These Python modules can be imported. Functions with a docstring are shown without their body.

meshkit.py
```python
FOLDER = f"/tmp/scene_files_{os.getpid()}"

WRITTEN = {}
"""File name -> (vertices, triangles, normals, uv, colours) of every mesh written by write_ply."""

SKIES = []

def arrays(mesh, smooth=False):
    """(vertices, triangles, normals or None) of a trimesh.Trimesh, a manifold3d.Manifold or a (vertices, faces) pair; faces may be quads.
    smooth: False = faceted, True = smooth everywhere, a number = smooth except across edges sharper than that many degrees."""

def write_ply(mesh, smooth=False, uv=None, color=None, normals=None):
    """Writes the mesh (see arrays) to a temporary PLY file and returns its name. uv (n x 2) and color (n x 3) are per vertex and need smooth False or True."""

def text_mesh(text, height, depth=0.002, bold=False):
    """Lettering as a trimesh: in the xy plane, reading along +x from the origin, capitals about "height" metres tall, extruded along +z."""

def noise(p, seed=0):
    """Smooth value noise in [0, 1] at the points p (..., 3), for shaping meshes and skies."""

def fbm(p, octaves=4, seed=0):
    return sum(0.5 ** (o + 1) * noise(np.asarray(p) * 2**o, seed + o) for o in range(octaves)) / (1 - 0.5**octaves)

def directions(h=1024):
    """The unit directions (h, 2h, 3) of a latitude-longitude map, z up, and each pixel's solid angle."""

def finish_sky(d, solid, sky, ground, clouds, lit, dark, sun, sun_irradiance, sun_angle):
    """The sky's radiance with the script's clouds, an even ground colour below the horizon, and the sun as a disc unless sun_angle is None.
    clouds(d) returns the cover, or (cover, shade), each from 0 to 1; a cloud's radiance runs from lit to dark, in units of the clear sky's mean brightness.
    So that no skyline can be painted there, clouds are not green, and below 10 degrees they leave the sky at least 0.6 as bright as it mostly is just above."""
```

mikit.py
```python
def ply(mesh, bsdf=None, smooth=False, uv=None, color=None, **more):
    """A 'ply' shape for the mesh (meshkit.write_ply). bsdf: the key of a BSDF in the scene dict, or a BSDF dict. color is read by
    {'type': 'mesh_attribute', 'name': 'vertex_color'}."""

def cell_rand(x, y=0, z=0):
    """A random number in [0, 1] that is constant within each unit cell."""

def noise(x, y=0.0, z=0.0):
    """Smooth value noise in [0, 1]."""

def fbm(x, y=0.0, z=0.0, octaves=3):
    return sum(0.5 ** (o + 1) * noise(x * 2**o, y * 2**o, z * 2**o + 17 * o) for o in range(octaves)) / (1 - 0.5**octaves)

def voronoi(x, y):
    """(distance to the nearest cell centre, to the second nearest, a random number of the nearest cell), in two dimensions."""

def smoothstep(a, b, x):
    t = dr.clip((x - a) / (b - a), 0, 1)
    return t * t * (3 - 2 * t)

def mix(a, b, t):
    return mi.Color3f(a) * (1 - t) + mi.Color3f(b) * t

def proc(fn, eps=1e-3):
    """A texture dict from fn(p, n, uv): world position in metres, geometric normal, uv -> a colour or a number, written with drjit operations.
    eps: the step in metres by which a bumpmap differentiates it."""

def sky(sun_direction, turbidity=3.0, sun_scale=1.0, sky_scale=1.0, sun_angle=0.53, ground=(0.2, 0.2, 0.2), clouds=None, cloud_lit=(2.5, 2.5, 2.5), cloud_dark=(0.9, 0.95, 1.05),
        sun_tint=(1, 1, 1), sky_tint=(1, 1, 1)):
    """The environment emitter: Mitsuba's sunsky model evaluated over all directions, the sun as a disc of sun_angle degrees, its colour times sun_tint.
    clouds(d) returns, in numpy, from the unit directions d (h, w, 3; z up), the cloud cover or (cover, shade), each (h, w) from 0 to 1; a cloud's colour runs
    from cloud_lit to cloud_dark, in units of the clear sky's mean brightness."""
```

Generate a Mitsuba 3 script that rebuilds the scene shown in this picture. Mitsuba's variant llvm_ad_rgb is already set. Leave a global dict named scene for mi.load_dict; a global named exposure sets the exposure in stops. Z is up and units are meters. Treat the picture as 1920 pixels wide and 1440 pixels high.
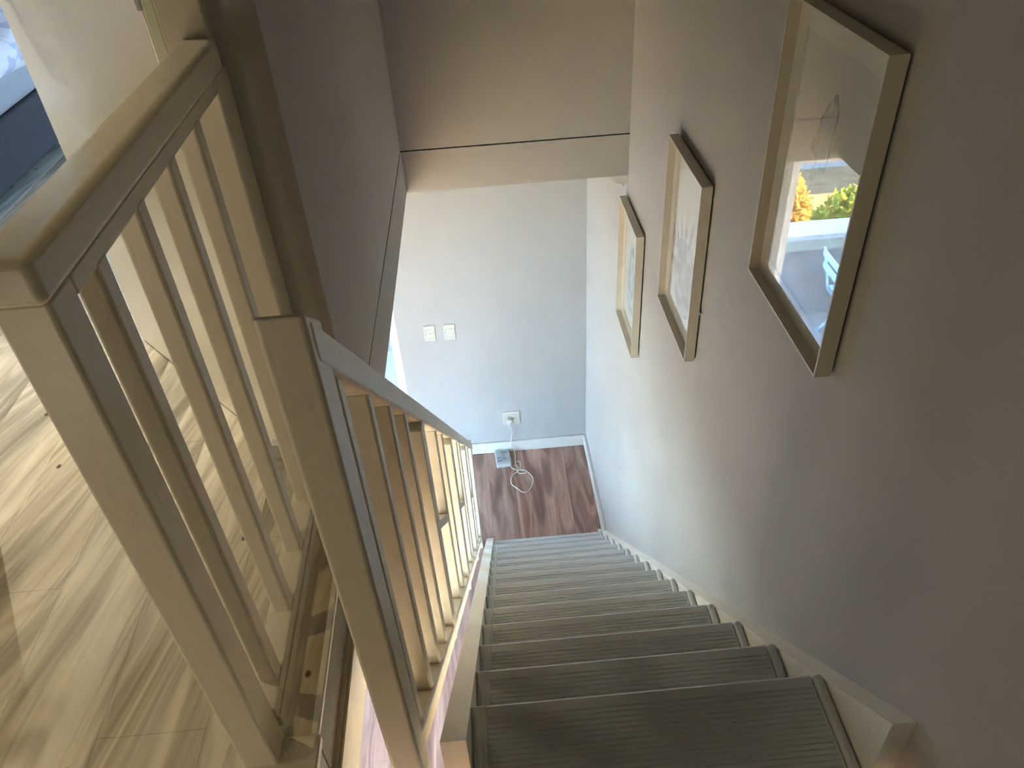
import math, random
import numpy as np, trimesh, drjit as dr, mitsuba as mi, mikit, meshkit
from mikit import proc, noise, fbm, voronoi, cell_rand, smoothstep, mix
from shapely.geometry import Polygon, box as sbox
import manifold3d as m3

T = mi.ScalarTransform4f
scene, labels = {}, {}
rng = np.random.default_rng(7)

# ------------------------------------------------------------------ camera, sky, exposure
YAW, PITCH, ROLL, FPX = -0.026, 0.6693, -0.0697, 1465.09
CAM = np.array([-0.6509, 0.0069, 1.4494])
_cy, _sy = math.cos(YAW), math.sin(YAW)
_Rz = np.array([[_cy, -_sy, 0], [_sy, _cy, 0], [0, 0, 1]])
_f = _Rz @ np.array([0, math.cos(PITCH), -math.sin(PITCH)])
_r = _Rz @ np.array([1.0, 0, 0])
_u = np.cross(_r, _f)
_up = -math.sin(ROLL) * _r + math.cos(ROLL) * _u
scene['camera'] = {'type': 'perspective', 'fov': 2 * math.degrees(math.atan(960 / FPX)), 'fov_axis': 'x', 'near_clip': 0.02,
                   'to_world': T().look_at(origin=CAM.tolist(), target=(CAM + _f).tolist(), up=_up.tolist())}
SUN = (-0.85, 0.2, 0.5)
scene['sky'] = mikit.sky(SUN, turbidity=2.6, sun_scale=0.5, sky_scale=1.1, ground=(0.25, 0.24, 0.2), sun_tint=(1.0, 0.92, 0.72), sky_tint=(0.92, 0.98, 1.08))
exposure = 6.72
SPOT = 0.03
PANEL = 0.55
SPOT2 = 0.19
LAMP = 0.052                                 # radiance of the unseen landing lamps' shades

# ------------------------------------------------------------------ measures (metres; z = 0 near the upper floor)
RISE, RUN, NT = 0.19, 0.1945, 14
Y0, Z0 = 0.844, -0.027                      # first nose
ZF = Z0 - NT * RISE                         # lower floor
ZU = 0.163                                  # upper floor
SL = -RISE / RUN
YF, YH, ZC, ZT = 4.42, 3.196, 0.024, 2.6    # far wall, header, lower ceiling, upper ceiling
XW = -4.6

# ------------------------------------------------------------------ materials
def bsdf(name, d):
    scene[name] = {**d, 'id': name}
    return name
def rgb(*c): return {'type': 'rgb', 'value': list(c)}
def pr(col, rough=0.5, spec=0.5, **k):
    c = col if isinstance(col, dict) else rgb(*col)
    return {'type': 'principled', 'base_color': c, 'roughness': rough, 'specular': spec, **k}
def bumped(inner, fn, scale, eps=1e-3):
    return {'type': 'bumpmap', 'arbitrary': proc(fn, eps), 'scale': scale, 'bsdf': inner}
def two(d): return {'type': 'twosided', 'bsdf': d}

WALLC = (0.405, 0.397, 0.375)
def wall_col(p, n, uv):
    return mix([c * 0.96 for c in WALLC], [min(1, c * 1.04) for c in WALLC], fbm(p.x * 1.7 + 3, p.y * 1.7, p.z * 1.7))
def peel(p, n, uv): return fbm(p.x * 180, p.y * 180, p.z * 180, 2)
bsdf('mat_wall', two(bumped(pr(proc(wall_col), 0.75, 0.3), peel, 0.0006, 6e-4)))
bsdf('mat_dark_gap', two(pr((0.05, 0.045, 0.04), 0.9)))
bsdf('mat_ceiling', two(pr((0.28, 0.27, 0.25), 0.9)))
CREAM = (0.60, 0.545, 0.43)
def cream_col(p, n, uv):
    w = smoothstep(0.62, 0.82, fbm(p.x * 60 + 2, p.y * 60, p.z * 14))
    return mix(CREAM, (0.46, 0.39, 0.28), w * 0.35)
def brush(p, n, uv): return fbm(p.x * 260, p.y * 90, p.z * 40, 2)
bsdf('mat_cream', two(bumped(pr(proc(cream_col), 0.38, 0.5), brush, 0.0004, 8e-4)))
bsdf('mat_trim', two(pr((0.60, 0.585, 0.54), 0.4)))
bsdf('mat_string', two(pr((0.70, 0.67, 0.58), 0.4)))
def tread_col(p, n, uv):
    return mix((0.46, 0.48, 0.465), (0.55, 0.565, 0.54), fbm(p.x * 5, p.y * 14, p.z * 9))
bsdf('mat_tread', two(pr(proc(tread_col), 0.36, 0.65)))
bsdf('mat_added_rug', two(pr((0.48, 0.44, 0.33), 0.95, 0.1)))  # pale tone for the added floor covering that bounces light
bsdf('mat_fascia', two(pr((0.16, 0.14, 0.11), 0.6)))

def grain(u, v, seed):
    """u across the plank, v along it: streak value 0..1 and a knot/figure value."""
    warp = fbm(u * 3.1 + seed * 13.7, v * 0.9 + seed * 5.1) - 0.5
    fig = 0.5 + 0.5 * dr.sin((u * 16 + warp * 7.5 + seed * 4) * 6.2832 * 0.5)
    fine = fbm(u * 150 + warp * 25, v * 4.5 + seed * 9, seed * 3)
    mid = fbm(u * 34 + warp * 22, v * 1.3 + seed * 4, seed * 7)
    return fig, fine, mid
PW = 0.19
def oak_col(p, n, uv):
    s = cell_rand(dr.floor((p.x + 5.0) / PW), 3, 1)
    fig, fine, mid = grain(p.x - 0.22 * p.y, p.y, s)
    c = mix((0.42, 0.36, 0.255), (0.66, 0.59, 0.445), smoothstep(0.25, 0.75, mid))
    c = c * (1 - 0.20 * smoothstep(0.45, 0.8, fine)) * (0.86 + 0.14 * fig)
    dark = smoothstep(0.50, 0.74, fbm(p.x * 5 - p.y * 1.2 + s * 9, p.y * 2.1 + s * 21))
    c = mix(c, c * mi.Color3f(0.56, 0.57, 0.55), dark * 0.85)
    pale = smoothstep(0.6, 0.8, fbm(p.x * 26 - p.y * 3 + 40, p.y * 1.1 + s * 2))
    c = mix(c, mi.Color3f(0.80, 0.74, 0.60), pale * 0.5)
    d, _, w = voronoi(p.x * 7, p.y * 5)
    spot = dr.select(w > 0.72, smoothstep(0.055, 0.02, d), 0.0)
    return mix(c, (0.10, 0.06, 0.04), spot)
def oak_bump(p, n, uv):
    s = cell_rand(dr.floor((p.x + 5.0) / PW), 3, 1)
    fig, fine, mid = grain(p.x - 0.22 * p.y, p.y, s)
    return fine * 0.6 + mid * 0.4
bsdf('mat_oak', two(bumped(pr(proc(oak_col), 0.34, 0.5), oak_bump, 0.0009, 1e-3)))
def red_col(p, n, uv):
    s = cell_rand(dr.floor((p.x + 19.0) / PW), 5, 2)
    fig, fine, mid = grain(p.x, p.y, s)
    c = mix((0.25, 0.138, 0.10), (0.53, 0.35, 0.265), smoothstep(0.15, 0.85, mid * 0.8 + fig * 0.2))
    c = c * (1 - 0.25 * smoothstep(0.45, 0.8, fine))
    dark = smoothstep(0.60, 0.80, fbm(p.x * 9 + s * 31, p.y * 1.6 + s * 17))
    return mix(c, (0.15, 0.08, 0.062), dark * 0.75) * (0.86 + 0.28 * s)
bsdf('mat_redwood', two(pr(proc(red_col), 0.38, 0.45)))
def gloss_bump(p, n, uv): return fbm(p.x * 70, p.y * 70, p.z * 70, 2)
bsdf('mat_door', two(bumped(pr((0.70, 0.65, 0.53), 0.16, 0.6, clearcoat=0.6, clearcoat_gloss=0.92), gloss_bump, 0.0005, 8e-4)))
bsdf('mat_door_edge', two(pr((0.68, 0.69, 0.53), 0.4)))
bsdf('mat_plastic', two(pr((0.54, 0.525, 0.45), 0.35)))
bsdf('mat_plastic_line', two(pr((0.30, 0.29, 0.24), 0.5)))
bsdf('mat_grey_plastic', two(pr((0.46, 0.47, 0.46), 0.4)))
bsdf('mat_keypad', two(pr((0.34, 0.39, 0.41), 0.4)))
bsdf('mat_lcd', two(pr((0.20, 0.22, 0.21), 0.25)))
bsdf('mat_ink', two(pr((0.08, 0.09, 0.10), 0.5)))
bsdf('mat_cord', two(pr((0.62, 0.56, 0.50), 0.5)))
bsdf('mat_frame', two(pr((0.60, 0.555, 0.46), 0.42)))
bsdf('mat_mat', two(pr((0.66, 0.66, 0.60), 0.9)))
bsdf('mat_paper', two(pr((0.60, 0.595, 0.55), 0.9)))
def ink(a, b, k):
    def fn(p, n, uv): return mix(a, b, smoothstep(0.3, 0.7, fbm(p.y * k, p.z * k, 1.0)))
    return two(pr(proc(fn), 0.9, 0.1))
bsdf('mat_blue_ink', ink((0.17, 0.21, 0.24), (0.34, 0.37, 0.37), 60))
bsdf('mat_pale_ink', ink((0.42, 0.45, 0.45), (0.54, 0.55, 0.52), 40))
bsdf('mat_mauve_ink', ink((0.36, 0.33, 0.34), (0.50, 0.475, 0.48), 30))
bsdf('mat_teal_ink', ink((0.26, 0.42, 0.43), (0.46, 0.56, 0.55), 40))
bsdf('mat_glass', {'type': 'thindielectric', 'int_ior': 1.5})
bsdf('mat_bed_base', two(pr((0.055, 0.05, 0.05), 0.9, 0.1)))
bsdf('mat_mattress', two(pr((0.30, 0.29, 0.30), 0.9, 0.1)))
def duvet_col(p, n, uv):
    w = fbm(p.x * 9 + 5 * noise(p.y * 5, p.z * 5), p.y * 9, p.z * 9)
    return mix((0.66, 0.64, 0.66), (0.46, 0.46, 0.55), smoothstep(0.5, 0.56, w))
bsdf('mat_duvet', two(pr(proc(duvet_col), 0.9, 0.1)))
bsdf('mat_white', two(pr((0.82, 0.82, 0.80), 0.4)))
bsdf('mat_parapet', two(pr((0.28, 0.29, 0.30), 0.8)))
bsdf('mat_parapet_band', two(pr((0.46, 0.50, 0.44), 0.8)))
bsdf('mat_parapet_cap', two(pr((0.62, 0.64, 0.66), 0.7)))
bsdf('mat_patio', two(pr((0.50, 0.47, 0.44), 0.8)))
bsdf('mat_blue_metal', two(pr((0.55, 0.80, 0.88), 0.4)))
def soil_col(p, n, uv): return mix((0.20, 0.13, 0.07), (0.36, 0.25, 0.12), fbm(p.x * 8, p.y * 8, 0))
bsdf('mat_soil', two(pr(proc(soil_col), 0.95, 0.1)))
bsdf('mat_leaf', {'type': 'principledthin', 'base_color': rgb(0.36, 0.40, 0.07), 'roughness': 0.5, 'diff_trans': 0.8})
bsdf('mat_leaf_gold', {'type': 'principledthin', 'base_color': rgb(0.52, 0.36, 0.10), 'roughness': 0.5, 'diff_trans': 0.8})
bsdf('mat_facade', two(pr((0.62, 0.60, 0.57), 0.85)))

# ------------------------------------------------------------------ helpers
def numbered(key):
    if key not in scene and key not in labels: return key
    i = 1
    while f'{key}_{i:03d}' in scene or f'{key}_{i:03d}' in labels: i += 1
    return f'{key}_{i:03d}'
def thing(name, label, cat, group=None, kind=None):
    key = numbered(name)
    labels[key] = {'label': label, 'category': cat}
    if group: labels[key]['group'] = group
    if kind: labels[key]['kind'] = kind
    return key
def obj(name, mesh, mat, parent=None, label=None, cat=None, kind=None, group=None, smooth=False):
    key = numbered(f'{parent}__{name}' if parent else name)
    scene[key] = mikit.ply(mesh, mat, smooth=smooth)
    if label or kind or cat:
        labels[key] = {k: v for k, v in dict(label=label, category=cat, kind=kind, group=group).items() if v}
    return key
def struct(name, mesh, mat, label, cat, smooth=False):
    return obj(name, mesh, mat, None, label, cat, 'structure', smooth=smooth)
def join(*ms): return trimesh.util.concatenate([m for m in ms])
def bx(x0, x1, y0, y1, z0, z1, b=0.0):
    """Box from extents, edges chamfered by b."""
    lo, hi = np.array([x0, y0, z0], float), np.array([x1, y1, z1], float)
    if b <= 0:
        m = trimesh.creation.box(extents=hi - lo); m.apply_translation((lo + hi) / 2); return m
    b = min(b, 0.45 * (hi - lo).min())
    pts = []
    for sx in (0, 1):
        for sy in (0, 1):
            for sz in (0, 1):
                c = np.where([sx, sy, sz], hi, lo); s = np.where([sx, sy, sz], -1, 1) * b
                for ax in range(3):
                    q = c + s; q[ax] = c[ax]; pts.append(q)
                r = c + s * 0.42; pts.append(r)
    return trimesh.convex.convex_hull(np.array(pts))
def rbx(x0, x1, y0, y1, z0, z1, r, seg=3):
    """Box with rounded edges."""
    pts = []
    sp = trimesh.creation.icosphere(subdivisions=2, radius=r).vertices
    for x in (x0 + r, x1 - r):
        for y in (y0 + r, y1 - r):
            for z in (z0 + r, z1 - r): pts.append(sp + [x, y, z])
    return trimesh.convex.convex_hull(np.vstack(pts))
def shear_z(m, yref, s=SL):
    """Tips a mesh along the pitch of the stair: z += s (y - yref)."""
    v = m.vertices.copy(); v[:, 2] += s * (v[:, 1] - yref)
    return trimesh.Trimesh(v, m.faces, process=False)
def extr(pts, h, axis):
    """Extrudes a polygon. axis 'x': pts are (y, z), from h[0] to h[1]; 'z': pts (x, y); 'y': pts (x, z)."""
    p = pts if isinstance(pts, Polygon) else Polygon(pts)
    m = trimesh.creation.extrude_polygon(p, h[1] - h[0]); v = m.vertices.copy(); v[:, 2] += h[0]
    if axis == 'x': v = v[:, [2, 0, 1]]
    elif axis == 'y': v = v[:, [0, 2, 1]]
    m = trimesh.Trimesh(v, m.faces, process=False)
    if axis == 'y': m.invert()
    return m
def tube(path, r, sides=8):
    path = np.asarray(path, float); n = len(path)
    t = np.gradient(path, axis=0); t /= np.linalg.norm(t, axis=1, keepdims=True) + 1e-12
    a = np.array([0, 0, 1.0]); vs = []
    for i in range(n):
        u = np.cross(t[i], a)
        if np.linalg.norm(u) < 1e-3: u = np.cross(t[i], [1, 0, 0])
        u /= np.linalg.norm(u); w = np.cross(u, t[i])
        if i and np.dot(u, vs[-1][1]) < 0: u, w = -u, -w
        ang = np.linspace(0, 2 * math.pi, sides, endpoint=False)
        vs.append((path[i] + r * (np.cos(ang)[:, None] * u + np.sin(ang)[:, None] * w), u))
    V = np.vstack([v for v, _ in vs]); F = []
    for i in range(n - 1):
        for k in range(sides):
            a0, a1 = i * sides + k, i * sides + (k + 1) % sides
            F += [[a0, a1, a1 + sides], [a0, a1 + sides, a0 + sides]]
    V = np.vstack([V, path[0], path[-1]]); c0, c1 = len(V) - 2, len(V) - 1
    for k in range(sides):
        F += [[c0, (k + 1) % sides, k], [c1, (n - 1) * sides + k, (n - 1) * sides + (k + 1) % sides]]
    m = trimesh.Trimesh(V, F, process=False); m.fix_normals(); return m
def spline(pts, n=80):
    from scipy.interpolate import splprep, splev
    pts = np.asarray(pts, float)
    tck, _ = splprep(pts.T, s=0, k=min(3, len(pts) - 1))
    return np.array(splev(np.linspace(0, 1, n), tck)).T
def holes(outer, *hs):
    p = sbox(*outer)
    for h in hs: p = p.difference(sbox(*h))
    return p

# ------------------------------------------------------------------ the setting: shell
YL = 1.42                                   # plane of the bedroom wall
WLX0, WLX1 = -0.965, -0.990                 # stairwell face of the left wall at the header and at its near end
# right wall: one plane through both storeys
struct('wall_right', bx(0, 0.12, -2.7, YF, ZF - 0.02, ZT), 'mat_wall', 'long grey lilac plaster wall on the right of the stairs', 'wall')
# far wall on the lower storey, glass door opening left of it
struct('wall_far', extr(holes((XW, ZF - 0.02, 0.0, ZC), (-4.0, ZF - 0.03, -1.29, -0.50)), (YF, YF + 0.12), 'y'), 'mat_wall', 'pale lilac wall at the foot of the stairs', 'wall')
# header above the stairs: plaster wall over the slab edge, a joint line between
struct('wall_header', bx(-0.99, 0, YH, YH + 0.10, 0.212, ZT), 'mat_wall', 'grey plaster wall above the stair opening', 'wall')
def left_wall_poly(t0, t1, d=0.0):
    return [(WLX0 - d, YH + 0.1), (WLX1 - d, YL), (WLX1 - 0.14, YL), (WLX0 - 0.14, YH + 0.1)]
wl = extr(left_wall_poly(0, 1), (0.212, ZT), 'z')
struct('wall_left', wl, 'mat_wall', 'shaded grey plaster wall on the left of the stairwell', 'wall')
struct('trim_1', join(extr([(WLX0 - 0.004, YH + 0.1), (WLX1 - 0.004, YL), (WLX1 - 0.12, YL), (WLX0 - 0.12, YH + 0.1)], (0.204, 0.213), 'z'), bx(-0.97, 0, YH + 0.005, YH + 0.09, 0.204, 0.213)), 'mat_dark_gap', 'dark joint line between wall and slab edge around the stairwell', 'joint')
# slab of the upper storey, seen as the edge band round the stairwell
slab = Polygon([(XW, -2.6), (0, -2.6), (0, 0.55), (-1.012, 0.55), (-1.012, YL), (WLX1, YL), (WLX0, YH), (0, YH), (0, YF), (XW, YF)])
struct('ceiling', extr(slab, (ZC, 0.150), 'z'), 'mat_wall', 'plastered floor slab whose edge shows around the stairwell', 'ceiling')
slab2 = Polygon([(WLX1, YL), (WLX0, YH), (0, YH), (0, YH + 0.12), (-1.2, YH + 0.12), (-1.2, YL)])
struct('trim_2', extr(slab2, (0.148, 0.206), 'z'), 'mat_wall', 'plaster band below the joint line over the stair opening', 'slab edge')
struct('ceiling_001', extr(Polygon([(-6.0, -1.2), (0.12, -1.2), (0.12, 5.2), (XW - 0.12, 5.2), (XW - 0.12, 1.52), (-6.0, 1.52)]), (ZT, ZT + 0.1), 'z'), 'mat_ceiling', 'unseen upper ceiling above stairwell and landing, overhanging on the left against sun', 'ceiling')  # unseen; the overhang on the left keeps direct sun out
# bedroom wall with the doorway, unseen walls placed and opened to shape the daylight
DX0, DX1 = -1.945, -1.145
struct('wall_bedroom', extr(holes((XW, 0.15, WLX1 - 0.145, ZT), (DX0, 0.1, DX1, 2.22)), (YL, YL + 0.10), 'y'), 'mat_wall', 'wall between landing and bedroom with the doorway', 'wall')
struct('wall_bedroom_back', extr(holes((XW, 0.15, WLX1 - 0.14, ZT), (-3.5, 1.0, -3.1, 1.8)), (5.0, 5.12), 'y'), 'mat_wall', 'unseen rear wall of the bedroom with an opening sized for daylight', 'wall')  # unseen; window opening sized for light on bed and doorway
struct('wall_back_lower', extr(holes((XW, ZF, 0, 0.03), (-4.3, ZF + 0.02, -1.2, -0.2)), (-2.7, -2.6), 'y'), 'mat_wall', 'unseen back wall of the lower room, opened to light the far wall', 'wall')  # unseen; wide opening lights the far wall and slab edge
struct('wall_landing', bx(-2.87, -2.75, -0.95, YL, 0.15, ZT), 'mat_wall', 'unseen left wall of the landing, placed to limit its daylight', 'wall')  # unseen; kept solid and near so the landing stays dim
struct('wall_back', bx(-2.87, 0, -0.95, -0.85, 0.15, ZT), 'mat_wall', 'unseen back wall behind the landing, placed close to cut light', 'wall')  # unseen; set close behind the viewpoint to keep the top steps dark
west = Polygon([(-2.7, ZF - 0.02), (7.15, ZF - 0.02), (7.15, 1.2), (5.12, 1.2), (5.12, ZT), (-2.7, ZT)])
for h in ((-2.8, 0.10, 1.42, 2.7), (-2.4, ZF + 0.02, 2.4, -0.2)): west = west.difference(sbox(*h))
struct('wall_west', extr(west, (XW - 0.12, XW), 'x'), 'mat_wall', 'unseen outer wall on the left, opened for daylight and extended to shade the patio', 'wall')  # unseen; openings admit daylight, the garden end shades the patio
# lower floor
fl = struct('floor_001', bx(XW, 0.0, -2.7, YF + 0.12, ZF - 0.12, ZF - 0.008), 'mat_dark_gap', 'red brown laminate floor at the foot of the stairs', 'floor')
ix = 0
for i in range(-24, 0):
    x0 = -PW * (i + 24)
    off = (-0.1 - 0.03 * ((i * 7) % 4)) if i > -7 else -((0.37 * (i + 40)) % 1.2)
    xa, xb = max(XW + 0.01, x0 - PW), min(-0.001, x0)
    if xb - xa < 0.02: continue
    y = -2.6 + off
    while y < YF:
        a, b = max(y, -2.6), min(y + 1.2, YF)
        if b - a > 0.03 and b > -0.4: obj('plank', bx(xa + 0.0001, xb - 0.0001, a + 0.0002, b - 0.0002, ZF - 0.009, ZF, 0.0006), 'mat_redwood', fl)
        y += 1.2
# upper floor: oak planks over the landing and bedroom
fu = struct('floor', extr(Polygon([(XW, -2.6), (0, -2.6), (0, 0.545), (-1.03, 0.545), (-1.03, YL + 0.02), (-1.2, YL + 0.02), (-1.2, 5.0), (XW, 5.0)]), (0.1501, 0.152), 'z'), 'mat_dark_gap', 'pale oak laminate floor of the upper landing', 'floor')
for i in range(20):
    xb = -1.016 - PW * i; xa = xb - PW
    if xb < -4.3: break
    y = 1.171 - 1.2 * 3 - (0.0 if i == 0 else (0.43 * i) % 1.2)
    while y < 5.0:
        lim = YL if i == 0 else 5.0
        a, b = max(y, -2.6), min(y + 1.2, lim)
        if b - a > 0.03: obj('plank', bx(xa + 0.0001, xb - 0.0001, a + 0.0002, b - 0.0002, 0.1525, ZU, 0.0005), 'mat_oak', fu)
        y += 1.2
for i in range(5):
    xb = -0.003 - PW * i; xa = max(xb - PW, -1.014)
    for a, b in ((-2.6, -1.2 + 0.2 * i), (-1.2 + 0.2 * i, 0.545)):
        obj('plank', bx(xa + 0.0001, xb - 0.0001, a + 0.0002, b - 0.0002, 0.1525, ZU, 0.0005), 'mat_oak', fu)
# edge of the landing over the stairwell: fascia, pale nosing, cream beam below
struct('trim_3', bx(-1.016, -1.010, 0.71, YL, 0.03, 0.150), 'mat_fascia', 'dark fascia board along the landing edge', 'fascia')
struct('trim_4', rbx(-1.020, -1.006, 0.71, YL, 0.150, 0.165, 0.004), 'mat_string', 'thin pale nosing along the landing floor edge', 'nosing', smooth=30)
struct('trim_5', join(bx(-1.04, -1.000, 0.2, YL, -0.16, 0.022, 0.004), bx(-1.0, -0.994, 0.2, YL, -0.02, 0.022, 0.002)), 'mat_cream', 'cream painted beam under the landing edge', 'beam')
struct('trim_6', join(bx(-1.012, 0.0, 0.545, 0.556, 0.0, 0.162, 0.002), bx(-0.99, -0.001, 0.46, 0.544, -0.30, 0.0235, 0.003)), 'mat_tread', 'painted board closing the landing edge, with an unseen trimmer below holding back light', 'fascia')  # second box: unseen trimmer blocking light from under the landing
# doorway trim and door
ar = struct('trim_7', join(bx(-1.144, -1.070, 1.395, 1.425, ZU, 2.30, 0.003), bx(-2.02, DX0, 1.395, 1.425, ZU, 2.30, 0.003), bx(-2.02, -1.070, 1.395, 1.425, 2.22, 2.30, 0.003)), 'mat_cream', 'cream architrave beside the open bedroom door', 'architrave')
struct('trim_8', bx(-1.163, -1.1445, 1.40, 1.52, ZU, 2.22, 0.002), 'mat_door_edge', 'pale door jamb lining at the open bedroom door', 'jamb')
dd = thing('door_1', 'open glossy cream bedroom door with a smooth face', 'door', kind='structure')
DW = 0.775; dang = math.degrees(math.atan2(0.743, -0.669))
dm = bx(0, DW, -0.04, 0, 0, 2.03, 0.002)
def at_door(m): m = m.copy(); m.apply_transform(trimesh.transformations.rotation_matrix(math.radians(dang), [0, 0, 1])); m.apply_translation([-1.172, 1.418, ZU + 0.008]); return m
obj('slab', at_door(dm), 'mat_door', dd)
for hz in (0.25, 1.0, 1.75):
    obj('hinge', at_door(join(bx(-0.004, 0.002, -0.03, -0.005, hz, hz + 0.09), trimesh.creation.cylinder(0.006, 0.09, transform=trimesh.transformations.translation_matrix([-0.004, 0.003, hz + 0.045])))), 'mat_grey_plastic', dd)
obj('handle', at_door(join(bx(DW - 0.075, DW - 0.045, -0.046, 0.006, 0.95, 1.10, 0.002), tube([(DW - 0.06, 0.004, 1.03), (DW - 0.06, 0.045, 1.03), (DW - 0.075, 0.05, 1.03), (DW - 0.17, 0.05, 1.03)], 0.008))), 'mat_grey_plastic', dd)
# skirting boards
struct('baseboard_far', bx(-1.29, -0.0185, YF - 0.0184, YF, ZF, ZF + 0.101, 0.003), 'mat_trim', 'white skirting board along the far wall', 'skirting board')
struct('baseboard_right', bx(-0.0184, 0, 3.40, YF, ZF, ZF + 0.101, 0.003), 'mat_trim', 'white skirting board along the right wall by the lowest tread', 'skirting board')
# ragged end of the ceiling cornice where the header meets the right wall
chunk = [[(-0.078, 0.0245), (-0.001, 0.0245), (-0.001, -0.012), (-0.03, -0.016), (-0.055, -0.008), (-0.07, 0.008)], [(-0.034, 0.0), (-0.008, 0.0), (-0.012, -0.022), (-0.020, -0.036), (-0.026, -0.02)]]
struct('trim_9', join(extr(chunk[0], (3.199, 3.27), 'y'), extr(chunk[1], (3.203, 3.24), 'y'), extr([(-0.098, 0.0245), (-0.076, 0.0245), (-0.083, 0.017)], (3.20, 3.23), 'y')), 'mat_trim', 'small broken stub of white cornice at the ceiling corner', 'cornice')
# glass door in the far wall
gd = thing('door_2', 'white framed glass door left of the far wall', 'glass door', kind='structure')
fy0, fy1 = YF + 0.02, YF + 0.08
obj('frame', join(bx(-1.345, -1.29, fy0, fy1, ZF, -0.5, 0.003), bx(-4.0, -3.945, fy0, fy1, ZF, -0.5, 0.003), bx(-4.0, -1.29, fy0, fy1, -0.555, -0.5, 0.003), bx(-4.0, -1.29, fy0, fy1, ZF, ZF + 0.03, 0.003), bx(-2.99, -2.93, fy0, fy1, ZF, -0.5, 0.003)), 'mat_white', gd)
obj('pane', bx(-3.945, -2.99, fy0 + 0.03, fy0 + 0.0305, ZF + 0.03, -0.555), 'mat_glass', gd)

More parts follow.
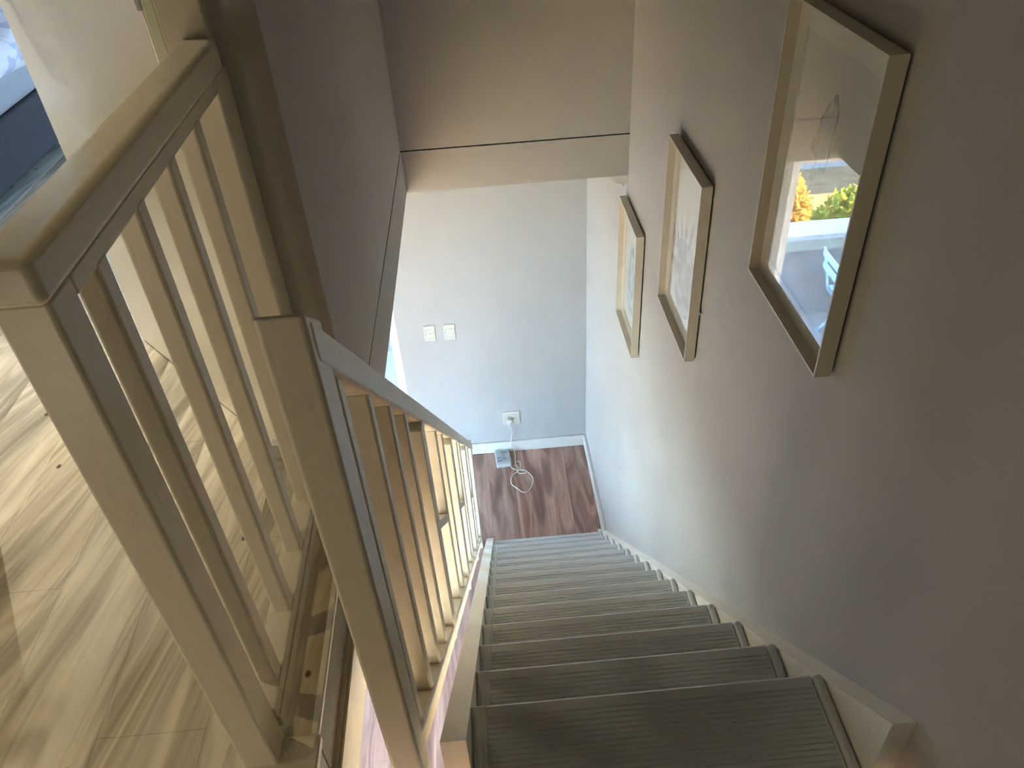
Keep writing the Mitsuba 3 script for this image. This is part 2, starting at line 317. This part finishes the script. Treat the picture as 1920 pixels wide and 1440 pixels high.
# ------------------------------------------------------------------ staircase
st = thing('staircase', 'steep straight staircase with grooved grey treads and white strings', 'staircase')
XSL, XSR = -0.757, -0.043                   # inner faces of the strings
def tread_mesh(yn, zn, d=0.215):
    """Grooved board: smooth nose and rims, ridges running across."""
    y0 = yn - d; pts = [(yn - 0.004, zn - 0.034), (yn, zn - 0.028), (yn, zn - 0.004), (yn - 0.005, zn)]
    y = yn - 0.026
    pts.append((y, zn))
    pitch = 0.0112; g = 0.0035
    while y - pitch > y0 + 0.015:
        pts += [(y - 0.0018, zn - g), (y - 0.0052, zn - g), (y - 0.007, zn), (y - pitch, zn)]
        y -= pitch
    pts += [(y0, zn), (y0, zn - 0.034)]
    core = extr(Polygon(pts), (XSL + 0.032, XSR - 0.025 - 0.004), 'x')
    rim = bx(XSL, XSL + 0.0321, y0, yn, zn - 0.034, zn, 0.003)
    rim2 = bx(XSR - 0.0292, XSR - 0.0252, y0, yn, zn - 0.034, zn, 0.0015)
    return join(core, rim, rim2)
def bead_mesh(x, yn, zn, w, h):
    pts = [(x + w * math.cos(a), zn - 0.006 + h * math.sin(a)) for a in np.linspace(0, math.pi, 9)]
    pts += [(x - w, zn - 0.04), (x + w, zn - 0.04)]
    return extr(Polygon(pts), (yn - 0.205, yn - 0.006), 'y')
for k in range(NT):
    yn, zn = Y0 + RUN * k, Z0 - RISE * k
    t = obj('tread', tread_mesh(yn, zn, 0.215 if k else 0.285), 'mat_tread', st)
    obj('side_bead', bead_mesh(XSR - 0.0125, yn, zn, 0.0118, 0.013), 'mat_tread', t, smooth=40)
    obj('side_bead', bead_mesh(XSL + 0.011, yn, zn, 0.010, 0.011), 'mat_tread', t, smooth=40)
    ry = yn - RUN if k else 0.575
    obj('riser', bx(XSL, XSR, ry - 0.022, ry - 0.006, zn - 0.02, zn + RISE - 0.033), 'mat_tread', st)
obj('riser', bx(XSL, XSR, Y0 + RUN * (NT - 1) - 0.03, Y0 + RUN * (NT - 1) - 0.012, ZF, ZF + RISE - 0.03), 'mat_tread', st)
def nose_z(y): return Z0 + SL * (y - Y0)
def string_poly(ya, up, yend):
    zt = lambda y: nose_z(y) + up
    yb = Y0 + (zt(Y0) - ZF) / -SL
    yb = min(yb, yend)
    low = -0.30
    return Polygon([(ya, zt(ya)), (yb, zt(yb)), (yb, ZF), (min(yb, Y0 + (Z0 + low - ZF) / -SL), ZF), (ya, nose_z(ya) + low)])
obj('string', extr(string_poly(0.632, -0.012, 3.60), (XSR, -0.0005), 'x'), 'mat_string', st)
ls = join(extr(string_poly(0.70, 0.004, 3.50), (-0.803, XSL), 'x'))
obj('string', ls, 'mat_string', st)

# ------------------------------------------------------------------ stair balustrade
sb = thing('stair_balustrade', 'cream painted balustrade sloping down beside the stairs', 'balustrade')
RX0, RX1 = -0.885, -0.833
def rail_z(y, z_at, yr): return z_at + SL * (y - yr)
def post(y0, y1, zb, zt, r=0.006): return rbx(RX0, RX1, y0, y1, zb, zt, r)
nb = post(0.662, 0.727, -0.42, 1.042, 0.007)
v = nb.vertices.copy(); v[:, 2] += np.where(v[:, 2] > 0.9, SL * 0.8 * (v[:, 1] - 0.662), 0)
obj('newel_post', trimesh.Trimesh(v, nb.faces, process=False), 'mat_cream', sb, smooth=30)
hr = rbx(RX0 + 0.003, RX1 + 0.0015, 0.672, 3.60, 0.963 + 0.0, 0.963 + 0.061, 0.010)
obj('handrail', shear_z(hr, 0.681 + 0.0), 'mat_cream', sb, smooth=30)
br = rbx(RX0 + 0.002, RX1 - 0.001, 0.70, 3.50, 0.046, 0.107, 0.006)
obj('bottom_rail', shear_z(br, 0.735), 'mat_cream', sb, smooth=30)
def hz(y): return 0.963 + SL * (y - 0.681)
def bz(y): return 0.107 + SL * (y - 0.735)
def baluster(y0, y1, x0=-0.882, x1=-0.840):
    return bx(x0, x1, y0, y1, bz(y0) - 0.03, hz(y1) + 0.03, 0.004)
for y0 in (0.757, 0.912, 1.067, 1.222): obj('baluster', baluster(y0, y0 + 0.030), 'mat_cream', sb)
for y0, y1, zb in ((1.386, 1.449, -0.60), (2.122, 2.188, None), (2.885, 2.95, None)):
    zb = zb if zb is not None else bz(y0) - 0.09
    obj('newel_post', rbx(RX0, RX1 - 0.0005, y0, y1, zb, hz(y1) + 0.03, 0.004), 'mat_cream', sb, smooth=30)
for y0 in (1.735, 1.908, 2.482, 2.636, 3.212): obj('baluster', baluster(y0, y0 + 0.030), 'mat_cream', sb)
obj('newel_post', rbx(RX0, RX1, 3.475, 3.55, ZF, hz(3.5) + 0.035, 0.006), 'mat_cream', sb, smooth=30)
for ya, yb in ((1.445, 1.74), (2.184, 2.486), (2.946, 3.216)):
    m = bx(-0.878, -0.842, ya, yb, -0.225, -0.187, 0.003)
    obj('mid_rail', shear_z(m, 1.49), 'mat_cream', sb)

# ------------------------------------------------------------------ landing balustrade
lb = thing('landing_balustrade', 'cream painted balustrade along the edge of the upper landing', 'balustrade')
obj('newel_post', rbx(-1.122, -1.064, 0.660, 0.716, 0.163, 1.078, 0.006), 'mat_cream', lb, smooth=30)
obj('handrail', rbx(-1.120, -1.060, 0.652, 1.398, 1.075, 1.127, 0.011), 'mat_cream', lb, smooth=30)
obj('top_fillet', rbx(-1.112, -1.064, 0.714, 1.346, 1.052, 1.077, 0.003), 'mat_cream', lb, smooth=30)
for y0 in (0.765, 0.905, 1.045, 1.185):
    obj('baluster', rbx(-1.096, -1.063, y0, y0 + 0.032, 0.24, 1.06, 0.006), 'mat_cream', lb, smooth=40)
obj('half_post', rbx(-1.118, -1.0625, 1.340, 1.419, 0.163, 1.078, 0.005), 'mat_cream', lb, smooth=30)
obj('bottom_rail', join(rbx(-1.106, -1.060, 0.714, 1.344, 0.224, 0.252, 0.003), rbx(-1.108, -1.057, 0.714, 1.344, 0.195, 0.2245, 0.003)), 'mat_cream', lb, smooth=30)
obj('base_block', bx(-1.118, -1.000, 0.50, 0.708, 0.150, 0.172, 0.003), 'mat_cream', lb)

# ------------------------------------------------------------------ framed pictures on the right wall
def leaf_poly(cy, cz, L, W, ang, bend=0.0, n=14):
    t = np.linspace(0, 1, n); w = W * np.sin(math.pi * t ** 0.8) * (1 - 0.2 * t)
    x = bend * t ** 2 * L; a = np.c_[x + w / 2, t * L]; b = np.c_[x - w / 2, t * L][::-1]
    p = np.vstack([a, b[1:-1]]); c, s = math.cos(ang), math.sin(ang)
    return Polygon(np.c_[cy + p[:, 0] * c - p[:, 1] * s, cz + p[:, 0] * s + p[:, 1] * c]).buffer(0)
def line_poly(pts, w):
    from shapely.geometry import LineString
    return LineString(spline(pts, 30)).buffer(w)
def flat(polys, x0, x1):
    out = []
    for p in polys:
        for g in (p.geoms if hasattr(p, 'geoms') else [p]):
            if g.area > 1e-8: out.append(extr(g, (x0, x1), 'x'))
    return join(*out)
def picture(label, y0, y1, z0, z1, art):
    k = thing('framed_picture', label, 'picture', 'framed botanical prints along the stairs')
    xf, xb, lip = -0.0380, -0.006, 0.0045
    ring = lambda l: Polygon([(y0, z0), (y1, z0), (y1, z1), (y0, z1)], [[(y0 + l, z0 + l), (y1 - l, z0 + l), (y1 - l, z1 - l), (y0 + l, z1 - l)]])
    fr = extr(ring(lip), (xf, xb), 'x')
    back = bx(xb - 0.0009, xb, y0 + 0.003, y1 - 0.003, z0 + 0.003, z1 - 0.003)
    obj('frame', fr, 'mat_frame', k)
    obj('backing', back, 'mat_mat', k)
    l = lip
    obj('glass', bx(-0.0150, -0.0146, y0 + l, y1 - l, z0 + l, z1 - l), 'mat_glass', k)
    w = 0.05
    mt = Polygon([(y0 + l, z0 + l), (y1 - l, z0 + l), (y1 - l, z1 - l), (y0 + l, z1 - l)], [[(y0 + w, z0 + w), (y1 - w, z0 + w), (y1 - w, z1 - w), (y0 + w, z1 - w)]])
    obj('mount', extr(mt, (-0.0125, -0.0080), 'x'), 'mat_mat', k, 'pale card mount')
    pp = obj('print', bx(-0.0080, -0.0070, y0 + l, y1 - l, z0 + l, z1 - l), 'mat_paper', k, 'pale printed sheet')
    for nm, polys, mat in art((y0 + y1) / 2, (z0 + z1) / 2): obj(nm, flat(polys, -0.0083, -0.0080), mat, pp)
def art_feather(cy, cz):
    wash = Polygon(spline([(1.357, 0.962), (1.343, 0.935), (1.345, 0.89), (1.353, 0.855), (1.368, 0.835), (1.395, 0.83), (1.42, 0.842), (1.418, 0.86), (1.403, 0.905), (1.385, 0.938), (1.357, 0.962)], 60)).buffer(0)
    dark = [line_poly([(1.357, 0.963), (1.346, 0.947), (1.340, 0.931), (1.342, 0.911), (1.346, 0.893), (1.347, 0.865), (1.356, 0.82)], 0.0022),
            line_poly([(1.357, 0.963), (1.369, 0.953), (1.378, 0.942), (1.386, 0.927), (1.378, 0.922), (1.366, 0.928), (1.360, 0.936)], 0.0015),
            line_poly([(1.398, 0.915), (1.404, 0.905), (1.405, 0.893)], 0.0013), line_poly([(1.406, 0.882), (1.420, 0.860), (1.423, 0.842), (1.412, 0.836), (1.398, 0.843)], 0.0011),
            Polygon([(1.357, 0.965), (1.367, 0.951), (1.358, 0.942), (1.347, 0.944)])]
    r = np.random.default_rng(3)
    for i in range(9):
        a = 1.355 + 0.006 * i; z = 0.92 - 0.012 * i
        dark.append(line_poly([(a, z), (a + 0.004, z - 0.03), (a + 0.002 + 0.006 * r.random(), z - 0.07)], 0.0005))
    return [('leaf_wash', [wash], 'mat_pale_ink'), ('leaf_lines', dark, 'mat_blue_ink')]
def art_agave(cy, cz):
    r = np.random.default_rng(5); lv = []
    for i in range(23):
        a = (i - 11) / 11 * 1.25
        lv.append(leaf_poly(cy - 0.02 + 0.03 * r.random(), cz - 0.20 + 0.05 * r.random(), 0.28 + 0.07 * r.random() - 0.07 * abs(a), 0.026, a, 0.06 * (r.random() - 0.5)))
    lv.append(Polygon(spline([(cy - 0.13, cz - 0.06), (cy - 0.05, cz + 0.02), (cy + 0.07, cz + 0.0), (cy + 0.13, cz - 0.10), (cy + 0.06, cz - 0.23), (cy - 0.08, cz - 0.22), (cy - 0.13, cz - 0.06)], 50)).buffer(0))
    return [('plant_wash', lv, 'mat_mauve_ink')]
def art_fern(cy, cz):
    r = np.random.default_rng(9); lv = [line_poly([(cy, cz - 0.2), (cy + 0.01, cz), (cy - 0.01, cz + 0.17)], 0.003)]
    for i in range(16):
        t = i / 16
        for s in (-1, 1): lv.append(leaf_poly(cy + s * 0.003, cz - 0.19 + 0.34 * t, 0.13 * (1 - 0.75 * t), 0.028, -s * (1.0 - 0.3 * t)))
    return [('fern_wash', lv, 'mat_teal_ink')]
picture('framed print of a grey blue leaf, nearest of three on the right wall', 1.158, 1.575, 0.490, 1.087, art_feather)
picture('framed print of a mauve spiky plant, middle of three on the right wall', 1.997, 2.3995, -0.096, 0.506, art_agave)
picture('framed print of a teal fern, farthest and lowest of three on the right wall', 2.796, 3.187, -0.669, -0.066, art_fern)

tag_added_rug = obj('added_rug', rbx(-4.3, -1.6, -2.2, 2.3, ZF + 0.0005, ZF + 0.014, 0.006), 'mat_added_rug', None, 'large cream carpet added out of view in the lower room to bounce light', 'added_rug', smooth=30)  # added out of view so sunlight bounces cream instead of floor red
# ------------------------------------------------------------------ fittings on the far wall
def switch(label, xc, zc):
    k = thing('light_switch', label, 'light switch', 'pair of light switches on the far wall')
    y = YF
    obj('plate', bx(xc - 0.038, xc + 0.038, y - 0.008, y - 0.0002, zc - 0.062, zc + 0.062, 0.003), 'mat_plastic', k)
    fr = Polygon([(xc - 0.029, zc - 0.042), (xc + 0.029, zc - 0.042), (xc + 0.029, zc + 0.030), (xc - 0.029, zc + 0.030)], [[(xc - 0.027, zc - 0.040), (xc + 0.027, zc - 0.040), (xc + 0.027, zc + 0.028), (xc - 0.027, zc + 0.028)]])
    obj('inset_line', extr(fr, (y - 0.0086, y - 0.0078), 'y'), 'mat_plastic_line', k)
    c = trimesh.creation.cylinder(0.010, 0.006, sections=24); c.apply_transform(trimesh.transformations.rotation_matrix(math.pi / 2, [1, 0, 0])); c.apply_translation([xc + 0.002, y - 0.009, zc - 0.006])
    obj('button', join(c), 'mat_plastic', k, smooth=40)
switch('small cream light switch on the far wall, left of the pair', -1.070, -1.542)
switch('small cream light switch on the far wall, right of the pair', -0.935, -1.545)
k = thing('wall_socket', 'white square wall socket low on the far wall', 'socket')
sx, sz = -0.558, -2.360
obj('plate', bx(sx - 0.062, sx + 0.062, YF - 0.010, YF - 0.0002, sz - 0.062, sz + 0.062, 0.004), 'mat_plastic', k)
fr = Polygon([(sx - 0.050, sz - 0.045), (sx + 0.050, sz - 0.045), (sx + 0.050, sz + 0.035), (sx - 0.050, sz + 0.035)], [[(sx - 0.048, sz - 0.043), (sx + 0.048, sz - 0.043), (sx + 0.048, sz + 0.033), (sx - 0.048, sz + 0.033)]])
obj('inset_line', extr(fr, (YF - 0.0106, YF - 0.0098), 'y'), 'mat_plastic_line', k)
obj('rocker', bx(sx + 0.018, sx + 0.036, YF - 0.014, YF - 0.0095, sz - 0.012, sz + 0.012, 0.002), 'mat_plastic', k)
for a in (-0.012, 0.0, 0.012): obj('pin_hole', bx(sx - 0.018 + a - 0.003, sx - 0.018 + a + 0.003, YF - 0.0105, YF - 0.0095, sz + 0.018 - 0.003, sz + 0.018 + 0.003), 'mat_dark_gap', k)
k = thing('power_cord', 'thin white power cord looped on the floor and plugged into the wall socket', 'cord')
obj('plug', join(rbx(sx - 0.036, sx + 0.000, YF - 0.045, YF - 0.0108, sz - 0.022, sz + 0.012, 0.008), rbx(sx - 0.026, sx - 0.010, YF - 0.040, YF - 0.018, sz - 0.045, sz - 0.015, 0.006)), 'mat_plastic', k, smooth=40)
ZW = ZF + 0.0035
def fp(px, py): return (-0.7 + 0 * px, 0, 0)
cord = [(-0.576, 4.392, sz - 0.045), (-0.566, 4.390, sz - 0.08), (-0.560, 4.388, sz - 0.12), (-0.572, 4.386, sz - 0.18), (-0.571, 4.380, sz - 0.24), (-0.556, 4.366, sz - 0.30), (-0.552, 4.350, ZW + 0.012), (-0.556, 4.30, ZW),
        (-0.553, 4.245, ZW), (-0.527, 4.205, ZW), (-0.519, 4.245, ZW + 0.003), (-0.530, 4.285, ZW), (-0.552, 4.275, ZW), (-0.549, 4.215, ZW), (-0.530, 4.186, ZW), (-0.500, 4.178, ZW + 0.004), (-0.480, 4.165, ZW + 0.004), (-0.486, 4.150, ZW + 0.004), (-0.515, 4.150, ZW), (-0.545, 4.160, ZW + 0.004), (-0.530, 4.186, ZW + 0.006), (-0.495, 4.185, ZW), (-0.465, 4.150, ZW), (-0.438, 4.085, ZW), (-0.452, 4.020, ZW), (-0.475, 3.975, ZW), (-0.510, 3.955, ZW), (-0.560, 4.000, ZW), (-0.598, 4.050, ZW), (-0.597, 4.110, ZW), (-0.570, 4.155, ZW), (-0.545, 4.175, ZW + 0.006), (-0.580, 4.20, ZW + 0.010), (-0.590, 4.225, ZW + 0.014)]
obj('cable', tube(spline(cord, 260), 0.0034, 8), 'mat_cord', k, smooth=True)
k = thing('electricity_keypad', 'grey keypad meter with display lying on the floor by the skirting', 'keypad')
def kp(m):
    m = m.copy(); m.apply_transform(trimesh.transformations.rotation_matrix(math.radians(4), [0, 0, 1])); m.apply_translation([-0.647, 4.315, ZF]); return m
obj('casing', kp(rbx(-0.056, 0.056, -0.085, 0.085, 0.0005, 0.034, 0.008)), 'mat_grey_plastic', k, smooth=40)
obj('panel', kp(bx(-0.049, 0.049, -0.055, 0.078, 0.033, 0.0348, 0.001)), 'mat_keypad', k)
obj('display', kp(bx(-0.012, 0.043, 0.035, 0.062, 0.0346, 0.0356)), 'mat_lcd', k)
for i in range(4):
    for j in range(2): obj('key', kp(bx(-0.043 + 0.017 * j, -0.031 + 0.017 * j, 0.050 - 0.032 * i, 0.060 - 0.032 * i, 0.0346, 0.0364, 0.001)), 'mat_ink' if i > 1 else 'mat_grey_plastic', k)
for i in range(5): obj('print_line', kp(bx(-0.008, 0.030 - 0.006 * (i % 3), 0.022 - 0.013 * i, 0.027 - 0.013 * i, 0.0346, 0.0353)), 'mat_ink' if i > 2 else 'mat_lcd', k)

# ------------------------------------------------------------------ unseen landing lamps, placed to light the floor and post fronts
def lamp(label, x, y, z0, z1, r, power):
    k = thing('unseen_floor_lamp', label, 'lamp')
    cyl = lambda rr, za, zb: trimesh.creation.cylinder(rr, zb - za, sections=40, transform=trimesh.transformations.translation_matrix([x, y, (za + zb) / 2]))
    obj('base', cyl(0.11, ZU + 0.001, ZU + 0.02), 'mat_fascia', k)
    obj('pole', cyl(0.012, ZU + 0.02, z0 + 0.01), 'mat_fascia', k)
    key = obj('lamp_shade', cyl(r, z0, z1), 'mat_paper', k)
    scene[key]['emitter'] = {'type': 'area', 'radiance': rgb(*[power * c for c in (1.0, 0.86, 0.64)])}
lamp('unseen warm floor lamp left of the landing, lighting floor and baluster fronts', -2.12, 0.50, 0.50, 0.85, 0.12, LAMP * 1.25)  # out of view, warms the landing floor and baluster fronts
lamp('unseen low lamp behind the top of the stairs, lighting the post fronts', -1.55, -0.15, 0.42, 0.64, 0.09, LAMP * 1.7)  # out of view, lights the newel fronts from low down
k = thing('unseen_downlight', 'unseen recessed ceiling spot above the landing, lighting its floor', 'unseen_downlight')  # out of view, its spot lights the landing floor
obj('ring', trimesh.creation.annulus(0.035, 0.05, 0.012, sections=40, transform=trimesh.transformations.translation_matrix([-1.30, 0.85, ZT - 0.0065])), 'mat_white', k)
scene['unseen_downlight_beam'] = {'type': 'spot', 'to_world': T().look_at(origin=[-1.30, 0.85, ZT - 0.03], target=[-1.75, 0.9, 0.0], up=[0, 1, 0]), 'intensity': rgb(*[SPOT * c for c in (1.0, 0.80, 0.45)]), 'cutoff_angle': 24.0, 'beam_width': 12.0}

k = thing('unseen_ceiling_light', 'unseen round ceiling light in the bedroom, brightening the floor at the doorway', 'ceiling light')  # out of view, softly lights the floor around the doorway
obj('ring', trimesh.creation.annulus(0.137, 0.155, 0.016, sections=48, transform=trimesh.transformations.translation_matrix([-2.25, 1.68, ZT - 0.009])), 'mat_white', k)
key = obj('diffuser', trimesh.creation.cylinder(0.135, 0.01, sections=48, transform=trimesh.transformations.translation_matrix([-2.25, 1.68, ZT - 0.008])), 'mat_paper', k)
scene[key]['emitter'] = {'type': 'area', 'radiance': rgb(*[PANEL * c for c in (1.0, 0.88, 0.66)])}

k = thing('unseen_downlight', 'unseen recessed ceiling spot in the bedroom, lighting floor and door', 'unseen_downlight')  # out of view, its spot brightens the floor inside the bedroom door
obj('ring', trimesh.creation.annulus(0.035, 0.05, 0.012, sections=40, transform=trimesh.transformations.translation_matrix([-2.25, 2.05, ZT - 0.0065])), 'mat_white', k)
scene['unseen_downlight_beam_001'] = {'type': 'spot', 'to_world': T().look_at(origin=[-2.25, 2.05, ZT - 0.03], target=[-1.98, 1.70, 0.0], up=[0, 1, 0]), 'intensity': rgb(*[SPOT2 * c for c in (1.0, 0.92, 0.76)]), 'cutoff_angle': 22.0, 'beam_width': 5.0}

# ------------------------------------------------------------------ bed behind the doorway
k = thing('bed', 'bed with dark grey base and white blue duvet seen through the bedroom doorway', 'bed')
bx1 = -2.53
obj('base', rbx(-4.0, bx1, 2.4, 4.5, 0.215, 0.445, 0.02), 'mat_bed_base', k, smooth=40)
obj('mattress', rbx(-4.0, bx1 + 0.005, 2.39, 4.51, 0.447, 0.60, 0.05), 'mat_mattress', k, smooth=40)
for x in (-3.9, bx1 - 0.1):
    for y in (2.5, 4.4): obj('foot', trimesh.creation.cylinder(0.025, 0.054, transform=trimesh.transformations.translation_matrix([x, y, 0.163 + 0.027])), 'mat_dark_gap', k)
dv = rbx(-3.99, bx1 + 0.03, 2.37, 4.40, 0.56, 0.70, 0.065)
for _ in range(4): dv = dv.subdivide()
v = dv.vertices.copy(); v += dv.vertex_normals * ((meshkit.fbm(v * 5.0) - 0.5)[:, None] * 0.05); dv = trimesh.Trimesh(v, dv.faces, process=False)
obj('duvet', dv, 'mat_duvet', k, smooth=True)

# ------------------------------------------------------------------ patio and garden (seen in the glass of the near picture)
struct('floor_002', bx(XW, 1.5, YF + 0.12, 6.1, ZF - 0.14, ZF - 0.02), 'mat_patio', 'patio paving outside the glass door', 'paving')
k = thing('garden_wall', 'low curved patio wall with a white cap outside the glass door', 'garden wall')
def arc(r0, r1, z0, z1, n=36):
    cx, cyc = -2.3, -6.0; a = np.linspace(math.radians(66), math.radians(112), n)
    o = np.c_[cx + r1 * np.cos(a), cyc + r1 * np.sin(a)]; i = np.c_[cx + r0 * np.cos(a), cyc + r0 * np.sin(a)][::-1]
    return extr(Polygon(np.vstack([o, i])), (z0, z1), 'z')
obj('wall', arc(11.93, 12.07, ZF - 0.6, -1.9), 'mat_parapet', k)
obj('band', arc(11.91, 12.09, -2.02, -1.895), 'mat_parapet_band', k)
obj('cap', arc(11.87, 12.13, -1.895, -1.85), 'mat_parapet_cap', k)
k = thing('patio_chair', 'light blue metal folding chair on the patio', 'chair')
cxx, cyy = -2.52, 5.45
def ct(name, pts): obj(name, tube(pts, 0.013, 8), 'mat_blue_metal', k, smooth=True)
zp = ZF - 0.02
for s in (-0.2, 0.2):
    ct('leg', [(cxx + 0.22, cyy + s, zp), (cxx - 0.18, cyy + s, zp + 0.46)])
    ct('leg', [(cxx - 0.22, cyy + s, zp), (cxx + 0.2, cyy + s, zp + 0.44), (cxx + 0.30, cyy + s, zp + 0.86)][:3])
    ct('seat_rail', [(cxx - 0.2, cyy + s, zp + 0.46), (cxx + 0.2, cyy + s, zp + 0.44)])
for i in range(6): obj('slat', bx(cxx - 0.2 + 0.068 * i, cxx - 0.15 + 0.068 * i, cyy - 0.21, cyy + 0.21, zp + 0.46, zp + 0.475, 0.003), 'mat_blue_metal', k)
for i in range(2): obj('slat', bx(cxx + 0.27 + 0.02 * i, cxx + 0.285 + 0.02 * i, cyy - 0.21, cyy + 0.21, zp + 0.66 + 0.12 * i, zp + 0.72 + 0.12 * i, 0.003), 'mat_blue_metal', k)
struct('floor_003', bx(-14, 8, 6.1, 16, ZF - 1.4, ZF - 1.0), 'mat_soil', 'sunlit garden soil beyond the patio wall', 'ground')
struct('wall_garden', bx(-14, 8, 11.2, 11.4, ZF - 1.0, ZF + 1.2), 'mat_parapet', 'grey boundary wall behind the garden', 'wall')
def bush(label, x, y, h, w, n, mat, seed):
    r = np.random.default_rng(seed); vs, fs = [], []
    for i in range(n):
        d = r.normal(size=3); d /= np.linalg.norm(d); d[2] = abs(d[2]) * 1.0
        c = np.array([x, y, ZF - 1.0]) + d * [w, w, h] * (0.75 + 0.3 * r.random())
        L = 0.05 + 0.06 * r.random(); t = r.normal(size=3); t /= np.linalg.norm(t); s = np.cross(t, r.normal(size=3)); s *= 0.35 / np.linalg.norm(s)
        b = len(vs); vs += [c - t * L, c + s * L, c + t * L, c - s * L]; fs += [[b, b + 1, b + 2], [b, b + 2, b + 3]]
    k = thing('shrub', label, 'shrub', 'garden shrubs beyond the patio wall')
    key = obj('foliage', trimesh.Trimesh(vs, fs, process=False), mat, k)
    labels[key] = {'kind': 'stuff'}
    obj('stem', tube([(x, y, ZF - 1.0), (x, y, ZF - 1.0 + 0.7 * h)], 0.03, 6), 'mat_soil', k)
SH = [(-2.3, 7.0, .75, .42, 'mat_leaf'), (-3.3, 7.1, .85, .45, 'mat_leaf_gold'), (-4.4, 7.4, 1.0, .5, 'mat_leaf'), (-2.8, 8.1, .7, .45, 'mat_leaf_gold'), (-3.9, 8.5, .9, .5, 'mat_leaf'), (-3.3, 9.5, .8, .5, 'mat_leaf_gold')]
for i, (x, y, h, w, mt) in enumerate(SH):
    bush(['leafy green shrub reflected just behind the patio wall cap','golden leaved shrub beside the green one behind the patio wall','tall green shrub at the left end of the garden','small golden shrub in the middle of the garden bed','rearmost broad green shrub of the garden','golden shrub nearest the grey boundary wall'][i], x, y, h, w, 1500, mt, 20 + i)
